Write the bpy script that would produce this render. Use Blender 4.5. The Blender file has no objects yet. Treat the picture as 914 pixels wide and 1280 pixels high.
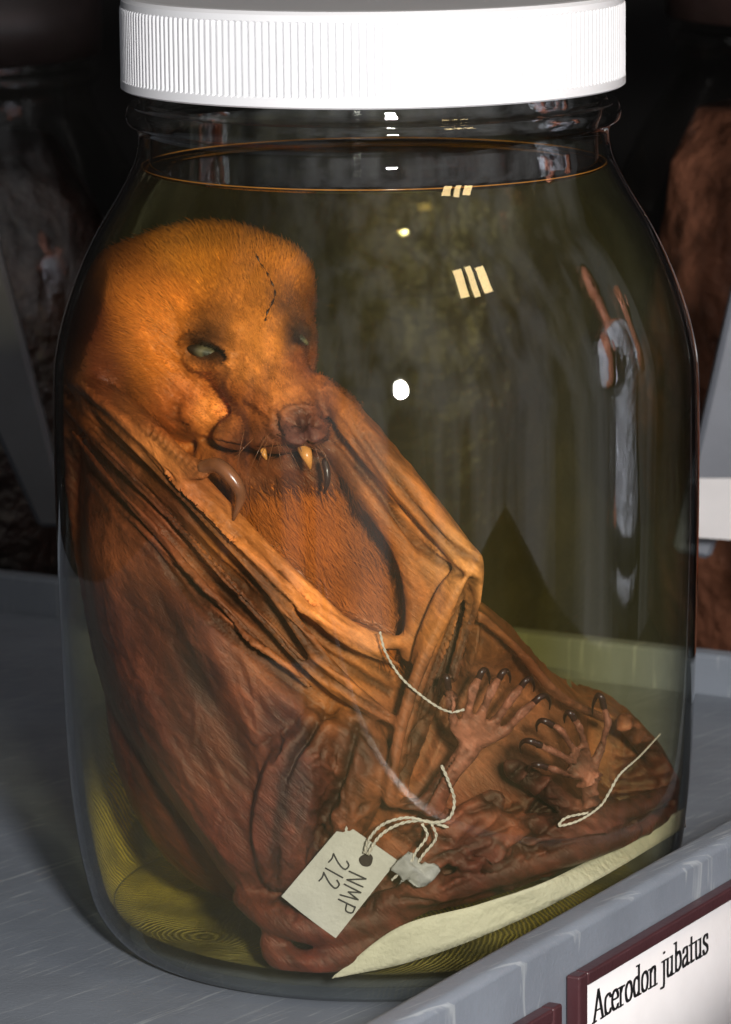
import bpy, math, random
import numpy as np
from mathutils import Vector, Matrix
random.seed(4); rng=np.random.default_rng(4)
sc=bpy.context.scene
sc.unit_settings.scale_length=0.1   # 1 unit = 10 cm
sc.view_settings.view_transform='Standard'
sc.view_settings.look='None'; sc.view_settings.exposure=0
# ---------------------------------------------------------------- camera
F=5306.0
C=np.array([-0.037,-13.0,3.9])
M=Matrix.Translation(Vector(C))@Matrix.Rotation(math.radians(90-11.14),4,'X')@Matrix.Rotation(math.radians(-0.6),4,'Z')
cam=bpy.data.cameras.new('camera'); co=bpy.data.objects.new('camera',cam); sc.collection.objects.link(co)
co.matrix_world=M; cam.lens=36*F/1280; cam.clip_end=500; cam.clip_start=0.1
cam.dof.use_dof=True; cam.dof.focus_distance=12.35; cam.dof.aperture_fstop=3.6
sc.camera=co
R3=np.array(M.to_3x3())
def rays(px,py):
    px=np.atleast_1d(np.asarray(px,float)); py=np.atleast_1d(np.asarray(py,float))
    d=np.stack([(px-457)/F,(640-py)/F,-np.ones_like(px)],-1)
    return d@R3.T
def at_y(px,py,y):
    d=rays(px,py); t=(np.asarray(y)-C[1])/d[:,1]
    return C+d*t[:,None]
def proj(v):
    l=(v-C)@R3
    return 457+F*l[:,0]/-l[:,2], 640-F*l[:,1]/-l[:,2]
def catmull(P,n=8):
    P=np.asarray(P,float)
    if len(P)<3:
        t=np.linspace(0,1,n+1)[:,None]; return P[0]*(1-t)+P[1]*t
    Q_=np.vstack([2*P[0]-P[1],P,2*P[-1]-P[-2]]); out=[]
    for i in range(1,len(Q_)-2):
        p0,p1,p2,p3=Q_[i-1:i+3]
        for k in range(n):
            t=k/n
            out.append(0.5*((2*p1)+(-p0+p2)*t+(2*p0-5*p1+4*p2-p3)*t*t+(-p0+3*p1-3*p2+p3)*t**3))
    out.append(P[-1]); return np.array(out)
PROF=[(.80,.0),(.85,.025),(.90,.09),(.93,.175),(.962,.35),(.985,.62),(1.0,1.2),(1.0,1.72),(.982,1.9),(.93,2.07),(.862,2.22),(.79,2.34),(.738,2.44),(.722,2.50)]
PD=catmull(PROF,6)
NECK=[(.722,2.50),(.722,2.535),(.735,2.555),(.755,2.57),(.758,2.60),(.745,2.625),(.715,2.64),(.715,2.92)]
_o=np.argsort(PD[:,1])
def Rin(z): return np.interp(z,PD[_o,1],PD[_o,0])-.035
def Q(px,py,ins):
    px=np.atleast_1d(np.asarray(px,float)); py=np.atleast_1d(np.asarray(py,float))
    y=np.full(px.shape,-.8)
    for _ in range(8):
        p=at_y(px,py,y); rho=Rin(p[:,2])-ins
        y=-np.sqrt(np.maximum(rho**2-p[:,0]**2,.0025))
    return at_y(px,py,y)
# ---------------------------------------------------------------- material helpers
def lin(c): 
    return tuple(((x/255)/12.92 if x/255<=.04045 else (((x/255)+.055)/1.055)**2.4) for x in c)
def mat(name): 
    m=bpy.data.materials.new(name); m.use_nodes=True; return m,m.node_tree.nodes,m.node_tree.links,m.node_tree.nodes['Principled BSDF']
def simple(name,rgb,rough=.5,var=.15,scale=6,bump=.1,bscale=40,metal=0,bdist=.01):
    m,N,L,b=mat(name); c=lin(rgb)
    tc=N.new('ShaderNodeTexCoord'); n=N.new('ShaderNodeTexNoise'); n.inputs['Scale'].default_value=scale; n.inputs['Detail'].default_value=6
    L.new(tc.outputs['Object'],n.inputs['Vector'])
    r=N.new('ShaderNodeValToRGB'); r.color_ramp.elements[0].position=.3; r.color_ramp.elements[1].position=.7
    r.color_ramp.elements[0].color=(*[x*(1-var) for x in c],1); r.color_ramp.elements[1].color=(*[min(1,x*(1+var)) for x in c],1)
    L.new(n.outputs['Fac'],r.inputs['Fac']); L.new(r.outputs['Color'],b.inputs['Base Color'])
    b.inputs['Roughness'].default_value=rough; b.inputs['Metallic'].default_value=metal
    n2=N.new('ShaderNodeTexNoise'); n2.inputs['Scale'].default_value=bscale; n2.inputs['Detail'].default_value=5; L.new(tc.outputs['Object'],n2.inputs['Vector'])
    bp=N.new('ShaderNodeBump'); bp.inputs['Strength'].default_value=bump; bp.inputs['Distance'].default_value=bdist
    L.new(n2.outputs['Fac'],bp.inputs['Height']); L.new(bp.outputs['Normal'],b.inputs['Normal'])
    return m
def glassmat(name,tint=(1,1,1),f0=.045,rough=.015,bump=.0,bscale=3,refl=1.0,edge=None):
    # symmetric Schlick reflectance over a clear transparent body; thick glass darkens towards its grazing edges
    m=bpy.data.materials.new(name); m.use_nodes=True; N=m.node_tree.nodes; L=m.node_tree.links; N.clear()
    o=N.new('ShaderNodeOutputMaterial'); mx=N.new('ShaderNodeMixShader'); t=N.new('ShaderNodeBsdfTransparent'); g=N.new('ShaderNodeBsdfGlossy')
    lw=N.new('ShaderNodeLayerWeight'); lw.inputs['Blend'].default_value=.5; t.inputs['Color'].default_value=(*tint,1)
    g.inputs['Roughness'].default_value=rough
    pw=N.new('ShaderNodeMath'); pw.operation='POWER'; pw.inputs[1].default_value=5; L.new(lw.outputs['Facing'],pw.inputs[0])
    mu=N.new('ShaderNodeMath'); mu.operation='MULTIPLY_ADD'; mu.inputs[1].default_value=(1-f0)*refl; mu.inputs[2].default_value=f0*refl; mu.use_clamp=True
    L.new(pw.outputs[0],mu.inputs[0]); L.new(mu.outputs[0],mx.inputs[0]); L.new(t.outputs[0],mx.inputs[1]); L.new(g.outputs[0],mx.inputs[2]); L.new(mx.outputs[0],o.inputs[0])
    if edge:
        r=N.new('ShaderNodeValToRGB'); r.color_ramp.elements[0].position=.55; r.color_ramp.elements[0].color=(*tint,1); r.color_ramp.elements[1].position=.93; r.color_ramp.elements[1].color=(*edge,1)
        e=r.color_ramp.elements.new(.80); e.color=(*[(a*.62+b*.38) for a,b in zip(tint,edge)],1)
        L.new(lw.outputs['Facing'],r.inputs[0]); L.new(r.outputs[0],t.inputs['Color'])
    if bump>0:
        tc=N.new('ShaderNodeTexCoord'); n=N.new('ShaderNodeTexNoise'); n.inputs['Scale'].default_value=bscale; n.inputs['Detail'].default_value=2
        mp=N.new('ShaderNodeMapping'); mp.inputs['Scale'].default_value=(1,1,.45)
        b=N.new('ShaderNodeBump'); b.inputs['Strength'].default_value=bump; b.inputs['Distance'].default_value=.05
        L.new(tc.outputs['Object'],mp.inputs[0]); L.new(mp.outputs[0],n.inputs['Vector']); L.new(n.outputs['Fac'],b.inputs['Height']); L.new(b.outputs[0],g.inputs['Normal'])
    return m
# ---------------------------------------------------------------- mesh helpers
class MB:
    def __init__(s): s.v=[]; s.f=[]; s.n=0
    def add(s,v,f):
        v=np.asarray(v,float); s.v.append(v); s.f+= [tuple(int(i)+s.n for i in q) for q in f]; s.n+=len(v)
    def mesh(s,name):
        me=bpy.data.meshes.new(name); me.from_pydata(np.vstack(s.v).tolist(),[],s.f); me.update(); return me
def obj(name,me,mats=(),parent=None,smooth=True,label=None,category=None,kind=None):
    o=bpy.data.objects.new(name,me); sc.collection.objects.link(o)
    if me is not None:
        for m in mats: me.materials.append(m)
        if smooth: me.polygons.foreach_set('use_smooth',[True]*len(me.polygons))
    if parent: o.parent=parent
    if label: o['label']=label
    if category: o['category']=category
    if kind: o['kind']=kind
    return o
def empty(name,loc,label,category):
    e=bpy.data.objects.new(name,None); sc.collection.objects.link(e); e.location=loc; e['label']=label; e['category']=category; e.empty_display_size=.1
    bpy.context.view_layer.update(); return e
def keep(o,parent):
    o.parent=parent; o.matrix_parent_inverse=Matrix.Translation(parent.location).inverted() if parent.type=='EMPTY' else Matrix.Identity(4); return o
def revolve(prof,seg=160,cx=0,cy=0,z0=0,sc_=1,arc=None):
    prof=np.asarray(prof,float); n=len(prof)
    a=np.linspace(0,2*math.pi,seg,endpoint=False) if arc is None else np.radians(np.linspace(arc[0],arc[1],seg))
    v=np.stack([np.outer(np.cos(a),prof[:,0])*sc_+cx,np.outer(np.sin(a),prof[:,0])*sc_+cy,np.tile(prof[:,1]*sc_+z0,(seg,1))],-1).reshape(-1,3)
    f=[]
    for i in range(seg if arc is None else seg-1):
        j=(i+1)%seg
        for k in range(n-1): f.append((i*n+k,j*n+k,j*n+k+1,i*n+k+1))
    return v,f
def tube(pts,rad,seg=10,n=5,flat=1.0):
    pts=np.asarray(pts,float); rad=np.asarray(rad,float) if np.ndim(rad) else np.full(len(pts),float(rad))
    A=catmull(np.column_stack([pts,rad]),n); P=A[:,:3]; r=np.maximum(A[:,3],.0008)
    T=np.gradient(P,axis=0); T/=np.linalg.norm(T,axis=1)[:,None]+1e-9
    up=np.array([0,1,0.]); v=[]
    a=np.linspace(0,2*math.pi,seg,endpoint=False)
    P=np.vstack([P[0]-T[0]*r[0]*.7,P,P[-1]+T[-1]*r[-1]*.7]); T=np.vstack([T[0],T,T[-1]]); r=np.r_[r[0]*.4,r,r[-1]*.4]
    for p,t,rr in zip(P,T,r):
        s=np.cross(t,up); ns=np.linalg.norm(s)
        s=s/ns if ns>.05 else np.array([1,0,0.])
        w=np.cross(s,t)
        v.append(p+rr*(np.outer(np.cos(a),s)+flat*np.outer(np.sin(a),w)))
    v=np.vstack(v); m=len(P); f=[]
    for i in range(m-1):
        for k in range(seg):
            k2=(k+1)%seg; f.append((i*seg+k,i*seg+k2,(i+1)*seg+k2,(i+1)*seg+k))
    f.append(tuple(range(seg-1,-1,-1))); f.append(tuple((m-1)*seg+k for k in range(seg)))
    return v,f
def ellipsoid(c,r,nu=28,nv=18):
    v=[];f=[]
    for i in range(nv+1):
        th=math.pi*i/nv
        for k in range(nu):
            ph=2*math.pi*k/nu; v.append((c[0]+r[0]*math.sin(th)*math.cos(ph),c[1]+r[1]*math.sin(th)*math.sin(ph),c[2]+r[2]*math.cos(th)))
    for i in range(nv):
        for k in range(nu):
            k2=(k+1)%nu; f.append((i*nu+k,(i+1)*nu+k,(i+1)*nu+k2,i*nu+k2))
    return np.array(v),f
def remesh(mesh,vox,it=4):
    tmp=bpy.data.objects.new('tmp',mesh); sc.collection.objects.link(tmp)
    md=tmp.modifiers.new('r','REMESH'); md.mode='VOXEL'; md.voxel_size=vox
    ms=tmp.modifiers.new('s','SMOOTH'); ms.factor=.5; ms.iterations=it
    dg=bpy.context.evaluated_depsgraph_get(); out=bpy.data.meshes.new_from_object(tmp.evaluated_get(dg)); bpy.data.objects.remove(tmp); return out
def inpoly(px,py,poly):
    poly=np.asarray(poly,float); ins=np.zeros(px.shape,bool); j=len(poly)-1
    for i in range(len(poly)):
        xi,yi=poly[i]; xj,yj=poly[j]
        if yi!=yj:
            c=((yi>py)!=(yj>py))&(px<(xj-xi)*(py-yi)/(yj-yi)+xi); ins^=c
        j=i
    return ins
def dpoly(px,py,pts,closed=False):
    pts=np.asarray(pts,float); d=np.full(px.shape,1e9); s=np.zeros(px.shape)
    n=len(pts); R=range(n if closed else n-1)
    for i in R:
        a=pts[i]; b=pts[(i+1)%n]; ab=b-a; L2=ab@ab+1e-9
        t=np.clip(((px-a[0])*ab[0]+(py-a[1])*ab[1])/L2,0,1)
        dd=np.hypot(px-a[0]-t*ab[0],py-a[1]-t*ab[1]); m=dd<d
        d=np.where(m,dd,d); s=np.where(m,(i+t)/(n if closed else n-1),s)
    return d,s
def idw(px,py,ctrl,p=3):
    ctrl=np.asarray(ctrl,float); W=0; A=0
    for c in ctrl:
        w=1/(((px-c[0])**2+(py-c[1])**2)/900+.15)**(p/2); W=W+w; A=A+w[...,None]*c[2:]
    return A/W[...,None]
def layer(mb,poly,ctrl,thick=.12,rw=30,rd=.05,step=4.0):
    poly=catmull(list(poly)+[poly[0]],4)[:-1]
    x0,y0=poly.min(0); x1,y1=poly.max(0)
    gx,gy=np.meshgrid(np.arange(x0,x1+step,step),np.arange(y0,y1+step,step))
    ins=inpoly(gx,gy,poly); d,_=dpoly(gx,gy,poly,True)
    dep=idw(gx,gy,ctrl)[...,0]+rd*(1-np.sqrt(1-(1-np.clip(d/rw,0,1))**2))
    P=Q(gx.ravel(),gy.ravel(),dep.ravel()); H,W=gx.shape
    cells=ins[:-1,:-1]&ins[1:,:-1]&ins[:-1,1:]&ins[1:,1:]
    fr=[]
    for i,j in zip(*np.nonzero(cells)):
        a=i*W+j; fr.append((a,a+W,a+W+1,a+1))
    use=sorted(set(k for f in fr for k in f)); mp={k:i for i,k in enumerate(use)}; n=len(use)
    v=P[use]; vb=v+np.array([0,thick,0])
    ff=[tuple(mp[k] for k in f) for f in fr]; edges={}
    for f in ff:
        for k in range(4): edges[(f[k],f[(k+1)%4])]=1
    out=list(ff)+[tuple(n+k for k in reversed(f)) for f in ff]
    for (a,b) in edges:
        if (b,a) not in edges: out.append((b,a,a+n,b+n))
    mb.add(np.vstack([v,vb]),out)
U=1/400.0
# ================================================================ BAT
B=MB()
def blob(px,py,y,rx,rz,ry):
    c=at_y(px,py,y)[0]; B.add(*ellipsoid(c,(rx*U,ry*U,rz*U)))
def T(pts,rad,**k):
    a=np.array(pts,float); P=Q(a[:,0],a[:,1],a[:,2]); B.add(*tube(P,np.array(rad,float)*U if np.ndim(rad) else rad*U,**k))
def Ty(pts,rad,**k):
    a=np.array(pts,float); P=at_y(a[:,0],a[:,1],a[:,2]); B.add(*tube(P,np.array(rad,float)*U if np.ndim(rad) else rad*U,**k))
# head: narrow skull flowing into a long fox-like muzzle that runs forward, down and to one side
blob(236,408,-.18,150,114,130); blob(262,378,-.17,132,94,124); blob(150,430,-.15,75,96,110); blob(170,398,-.2,83,86,100)
blob(285,425,-.33,84,92,86); blob(235,484,-.32,78,66,74); blob(262,512,-.42,52,34,46)
Ty([(296,400,-.34),(318,444,-.50),(342,488,-.64),(362,516,-.74),(376,532,-.80)],[78,64,50,41,30],seg=22)
blob(382,539,-.845,27,21,23); blob(348,546,-.71,42,20,38); blob(308,541,-.60,46,21,40); blob(403,543,-.69,19,23,32)
blob(360,430,-.34,38,72,56); blob(325,356,-.20,68,58,76)
Ty([(262,560,-.44),(305,576,-.54),(350,581,-.65),(388,577,-.67),(408,568,-.60)],[21,19,16,14,11],seg=14)
blob(110,415,-.1,30,60,60)
blob(250,620,-.05,150,170,150); blob(330,860,-.1,200,280,170); blob(480,980,-.1,180,170,150)
layer(B,[(225,565),(320,575),(430,575),(490,680),(520,770),(520,830),(430,800),(330,710),(250,630)],[(300,610,.22),(350,600,.24),(400,680,.25),(470,740,.29),(500,810,.28)],.35,25,.05)
layer(B,[(72,445),(115,478),(190,545),(270,625),(350,705),(430,775),(505,812),(515,840),(500,905),(487,985),(500,1020),(480,1080),(430,1140),(350,1150),(300,1125),(245,1050),(185,965),(125,860),(98,740),(78,600)],
 [(80,500,.02),(150,560,.06),(300,700,.12),(430,800,.15),(500,850,.2),(150,700,.02),(250,800,.03),(330,900,.05),(420,930,.14),(470,1000,.16),(200,900,.03),(300,1050,.05),(380,1100,.10)],.25,34,.10)
T([(405,905,.10),(375,960,.07),(355,1030,.06),(350,1095,.08)],[26,40,40,26],seg=16)
T([(440,900,.13),(450,960,.12),(430,1030,.12)],[30,38,30],seg=14)
T([(300,1120,.10),(340,1145,.06),(400,1160,.06),(470,1150,.1),(540,1120,.12)],[14,20,22,20,16])
T([(345,1190,.05),(380,1205,.03),(440,1190,.06),(500,1160,.09)],[20,18,18,12])
T([(345,1190,.05),(340,1170,.06),(370,1155,.07)],[20,14,12])
# near wing: arm bones and rolled edges
T([(72,440,.06),(130,490,.04),(210,560,.06),(300,655,.08),(380,735,.10),(440,790,.10),(505,805,.16)],[15,13,12,11,11,13,9])
T([(80,470,.03),(150,535,.02),(250,640,.03),(340,740,.03),(420,845,.03),(497,905,.09)],[9,10,8,8,12,7])
T([(78,500,.02),(130,560,.01),(230,665,.02),(330,775,.03),(400,850,.04),(470,900,.09)],[7,8,6,7,6,5])
T([(85,455,.03),(165,530,.02),(270,635,.03),(360,735,.04),(430,800,.06),(500,832,.12)],[8,8,6,7,7,5])
T([(90,540,.01),(150,615,.01),(240,715,.02),(320,800,.03),(390,860,.05)],[5,6,6,6,4])
T([(150,505,.06),(195,550,.02),(228,580,.01),(258,588,.01)],[17,17,15,12],seg=14)
# far wing arm
T([(398,470,.25),(440,530,.18),(500,600,.13),(560,670,.09),(590,708,.06)],[12,18,20,17,19],seg=14)
T([(425,560,.25),(470,620,.2),(510,690,.17),(520,760,.17),(510,820,.18)],[20,22,18,14,12],seg=14)
layer(B,[(408,475),(450,515),(530,610),(598,700),(602,730),(590,790),(560,860),(520,960),(500,1012),(484,1005),(490,930),(505,870),(515,830),(515,760),(495,680),(450,620),(408,580)],
 [(430,530,.24),(500,640,.19),(580,700,.11),(560,780,.14),(530,850,.14),(500,980,.12)],.2,24,.06)
T([(590,708,.05),(572,740,.05),(545,790,.06),(515,860,.06),(495,940,.04),(487,1003,.04)],[18,12,10,9,9,10])
T([(592,712,.05),(590,760,.08),(578,800,.10),(565,850,.10)],[15,10,8,7])
T([(580,715,.06),(555,735,.08),(530,790,.09),(518,830,.11)],[12,8,8,7])
T([(487,1003,.05),(520,1006,.06),(570,1020,.08),(640,1024,.08),(700,1022,.10)],[9,8,8,8,7])
layer(B,[(585,760),(640,800),(700,865),(770,895),(830,950),(862,1010),(845,1030),(720,1085),(600,1130),(500,1150),(440,1180),(420,1120),(470,1000),(500,880)],
 [(600,800,.22),(650,870,.32),(600,900,.30),(560,900,.28),(740,930,.30),(830,980,.14),(700,1050,.15),(560,1080,.16),(450,1150,.15)],.3,30,.06)
T([(600,770,.16),(650,815,.18),(700,870,.2),(760,900,.2)],[8,7,7,6])
T([(540,1040,.12),(620,1050,.08),(700,1040,.08),(790,1010,.06),(850,985,.03)],[14,17,16,14,10])
T([(470,1130,.1),(560,1110,.07),(650,1085,.06),(750,1055,.05),(840,1015,.02)],[16,17,16,16,12])
T([(780,900,.16),(820,950,.1),(850,1000,.04)],[12,14,14])
T([(640,960,.16),(680,985,.14),(740,1030,.1)],[14,14,14])
T([(620,1000,.1),(560,1040,.1),(530,1090,.08),(500,1125,.08)],[16,20,18,12])
T([(600,1065,.08),(660,1070,.06),(720,1060,.06),(800,1035,.04)],[8,10,9,8])
T([(560,1060,.08),(590,1085,.06),(640,1110,.06)],[10,12,8])
claws=[]
def foot(ank,palm,toes,rw=1.0,ins=.02):
    T([(ank[0],ank[1],ins+.05),((ank[0]*.5+palm[0]*.5)-3,(ank[1]+palm[1])*.5,ins+.03),(palm[0],palm[1],ins+.03)],[17*rw,12*rw,14*rw],seg=14)
    for k,(bx,by,kx,ky,tx,ty,cl) in enumerate(toes):
        T([(palm[0]*.75+bx*.25,palm[1]*.75+by*.25,ins+.03),(bx,by,ins+.015),((bx+kx)/2,(by+ky)/2,ins-.002),(kx,ky,ins-.018),(tx,ty,ins+.012)],[8*rw,6.8*rw,5.6*rw,6.6*rw,4.6*rw])
        dx,dy=tx-kx,ty-ky; n=math.hypot(dx,dy); dx/=n; dy/=n; q=1 if dx>=0 else -1
        claws.append([(tx-dx*4,ty-dy*4,ins+.004),(tx+dx*7*cl,ty+dy*7*cl,ins-.008),(tx+(dx*13+q*3)*cl,ty+(dy*9)*cl,ins+.012),(tx+(dx*14+q*7)*cl,ty+(dy*2+3)*cl,ins+.04),(tx+(dx*12+q*8)*cl,ty+11*cl,ins+.065)])
foot((538,1008),(588,935),[(568,908,563,876,560,856,1.2),(584,896,592,862,600,845,.9),(602,893,615,862,626,845,.8),(620,900,641,871,654,855,.85),(630,915,654,890,670,876,1.0)])
foot((742,1015),(738,968),[(716,952,690,938,672,930,1.1),(720,940,700,912,688,905,.9),(731,932,724,908,716,896,.7),(710,968,694,962,680,958,.9),(752,934,760,903,754,880,1.2)],.85,.03)
bm=remesh(B.mesh('tmp'),.009,5)
nv=len(bm.vertices); V=np.empty(nv*3); bm.vertices.foreach_get('co',V); V=V.reshape(-1,3)
E=np.empty(len(bm.edges)*2,np.int32); bm.edges.foreach_get('vertices',E); E=E.reshape(-1,2)
i_=np.r_[E[:,0],E[:,1]]; j_=np.r_[E[:,1],E[:,0]]; deg=np.bincount(i_,minlength=nv)
def relax(mask,it):
    global V
    for _ in range(it):
        A=np.stack([np.bincount(i_,weights=V[j_,k],minlength=nv) for k in range(3)],-1)/deg[:,None]
        V=V+(A-V)*(.6*mask)[:,None]
px,py=proj(V)
HP=np.array([(50,250),(450,250),(440,548),(330,552),(250,558),(190,530),(75,440)],float)
hd=inpoly(px,py,HP); dh,_=dpoly(px,py,HP,True); muz=np.clip((np.hypot(px-382,py-538)-30)/70,.06,1)
relax(np.where(hd,np.clip(dh/22,0,1),0)*muz,75)
foots=inpoly(px,py,np.array([(520,820),(800,820),(800,1040),(500,1040)],float))
relax(np.where(hd|foots,0.,1.),8)
bm.vertices.foreach_set('co',V.ravel()); bm.update()
Nn=np.empty(nv*3); bm.vertices.foreach_get('normal',Nn); Nn=Nn.reshape(-1,3)
px,py=proj(V); view=(C-V)/np.linalg.norm(C-V,axis=1)[:,None]; fc=np.clip((Nn*view).sum(1)*1.6,0,1)
insv=Rin(V[:,2])-np.hypot(V[:,0],V[:,1])
disp=np.zeros(nv)
def ridge(pts,w,h,gate=None):
    pts=catmull(pts,4); x0,y0=pts.min(0)-3*w; x1,y1=pts.max(0)+3*w
    k=np.nonzero((px>x0)&(px<x1)&(py>y0)&(py<y1)&(fc>0))[0]
    if len(k)==0: return
    d,s=dpoly(px[k],py[k],pts)
    g=np.exp(-(d/w)**2)*np.sin(np.clip(s,0,1)*math.pi)**.35*h
    if gate is not None: g=g*gate[k]
    disp[k]+=g
front=(V[:,1]<.1)
head=(py<612)&(px<440)&inpoly(px,py,np.array([(60,250),(450,250),(440,600),(330,615),(250,585),(190,540),(75,450)]))
wing=~head&(insv<.21)
A_=np.array([(78,455),(180,545),(290,655),(400,760),(500,822)],float); B_=np.array([(85,570),(160,665),(260,775),(370,865),(490,935)],float)
for k in range(60):
    t=rng.uniform(0,1)**1.1; c=A_*(1-t)+B_*t+rng.normal(0,3,(5,2)); 
    i0=rng.integers(0,3); i1=rng.integers(i0+2,6)
    ridge(c[i0:i1],rng.uniform(2.2,4.6),rng.choice([-1,1],p=[.6,.4])*rng.uniform(.006,.015),wing)
for c,w,h in [([(130,640),(150,780),(215,930),(310,1090)],16,.02),([(180,680),(220,800),(290,920),(340,1000)],14,-.015),([(110,620),(120,760),(170,880)],8,.013),
  ([(300,800),(330,860),(400,900),(440,905)],14,.018),([(240,760),(300,870),(330,960),(335,1060)],12,.014),([(420,880),(395,905),(360,960),(342,1040),(345,1110)],7,-.035),
  ([(450,900),(430,960),(400,1040),(395,1110)],5,-.025),([(380,880),(460,920),(485,960)],6,-.02),([(165,900),(230,1000),(290,1080)],6,.01)]:
    ridge(c,w,h,wing)
for k in range(90):
    x=rng.uniform(110,420); y=rng.uniform(620,1050); a=rng.normal(1.05,.3); l=rng.uniform(40,150)
    ridge([(x,y),(x+math.cos(a)*l*.5+rng.normal(0,5),y+math.sin(a)*l*.5),(x+math.cos(a)*l,y+math.sin(a)*l)],rng.uniform(2.2,5),rng.choice([-1,1])*rng.uniform(.002,.006),wing)
for k in range(90):
    x=rng.uniform(340,470); y=rng.uniform(900,1120); a=rng.normal(1.9,.5); l=rng.uniform(15,50)
    ridge([(x,y),(x+math.cos(a)*l*.5+rng.normal(0,3),y+math.sin(a)*l*.5),(x+math.cos(a)*l,y+math.sin(a)*l)],rng.uniform(2.2,4),rng.choice([-1,1])*rng.uniform(.006,.012),wing)
for k in range(150):
    x=rng.uniform(480,850); y=rng.uniform(920,1160); a=rng.normal(-.35,.45); l=rng.uniform(40,120)
    ridge([(x,y),(x+math.cos(a)*l*.5,y+math.sin(a)*l*.5+rng.normal(0,5)),(x+math.cos(a)*l,y+math.sin(a)*l)],rng.uniform(2.4,6),rng.choice([-1,1],p=[.65,.35])*rng.uniform(.008,.024),wing&(insv>.035))
for k in range(40):
    t=rng.uniform(-18,18); c=np.array([(420,520),(480,600),(545,680),(588,712)],float)+[t*.7,-t*.7]
    ridge(c+rng.normal(0,2,(4,2)),rng.uniform(2.2,4.5),rng.choice([-1,1],p=[.6,.4])*rng.uniform(.005,.012))
for k in range(36):
    t=rng.uniform(0,1); c=np.array([(588,720),(560,790),(525,880),(495,990)],float)*(1-t)+np.array([(600,730),(600,800),(585,860),(540,960)],float)*t
    ridge(c+rng.normal(0,2,(4,2)),rng.uniform(2.2,4.5),rng.choice([-1,1],p=[.6,.4])*rng.uniform(.006,.014))
for k in range(10):
    x=185+k*7; y=538+k*5.2; ridge([(x-9,y+12),(x+1,y+2),(x+9,y-12)],2.4,-.013)
for k in range(50):
    cx_,cy_=((590,920) if k%2 else (732,955)); x=cx_+rng.normal(0,22); y=cy_+rng.normal(0,30); a=rng.normal(.3,.5); ridge([(x-6*math.cos(a),y-6*math.sin(a)),(x+6*math.cos(a),y+6*math.sin(a))],2.2,-.007,(insv<.09).astype(float))
hg=head.astype(float)
for c,w,h in [([(224,430),(243,420),(270,427),(294,446)],5,.032),([(228,446),(250,459),(275,460),(294,450)],5,.022),([(234,437),(258,439),(284,446)],6.5,-.042),
  ([(366,401),(378,409),(385,421)],5,.020),([(364,430),(374,437),(383,436)],5,.016),([(368,419),(376,422),(383,425)],5,-.034),
  ([(225,405),(265,397),(305,412)],13,.016),([(345,402),(362,390),(376,392)],11,.014),([(215,464),(250,480),(285,480)],8,-.010),
  ([(300,500),(318,516),(336,530)],7,-.013),([(280,480),(310,500),(334,512)],5,.007),([(290,470),(318,488),(340,500)],4,-.006),([(245,492),(272,492),(296,512)],6,-.012),
  ([(250,549),(295,562),(338,565),(385,559),(416,551)],4,-.050),([(225,492),(217,520),(234,542)],7,-.016),([(342,514),(347,534),(360,548)],4,-.020),([(400,470),(402,500),(410,522)],6,-.010),
  ([(360,530),(367,525),(375,530),(375,540)],4.5,-.050),([(389,530),(397,526),(403,533)],4.2,-.050),([(382,516),(383,543),(385,556)],3.2,-.022),
  ([(351,524),(357,543),(382,551),(408,543)],4,.018),([(350,519),(368,511),(392,514),(407,525)],4,.020),([(262,508),(280,516),(294,532)],9,.014)]:
    ridge(c,w,h,hg)
for k in range(120):
    x=rng.uniform(205,415); y=rng.uniform(440,552); a=math.atan2(540-y,380-x)+rng.normal(0,.5); l=rng.uniform(8,22)
    ridge([(x,y),(x+math.cos(a)*l*.5,y+math.sin(a)*l*.5),(x+math.cos(a)*l,y+math.sin(a)*l)],rng.uniform(2.2,3.6),rng.choice([-1,1])*rng.uniform(.002,.005),hg)
V=V+Nn*(disp*fc*front)[:,None]
r=np.hypot(V[:,0],V[:,1]); rm=Rin(V[:,2])+.004; s=np.minimum(1,rm/np.maximum(r,1e-6)); V[:,0]*=s; V[:,1]*=s; V[:,2]=np.clip(V[:,2],.11,2.3)
bm.vertices.foreach_set('co',V.ravel()); bm.update()
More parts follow.
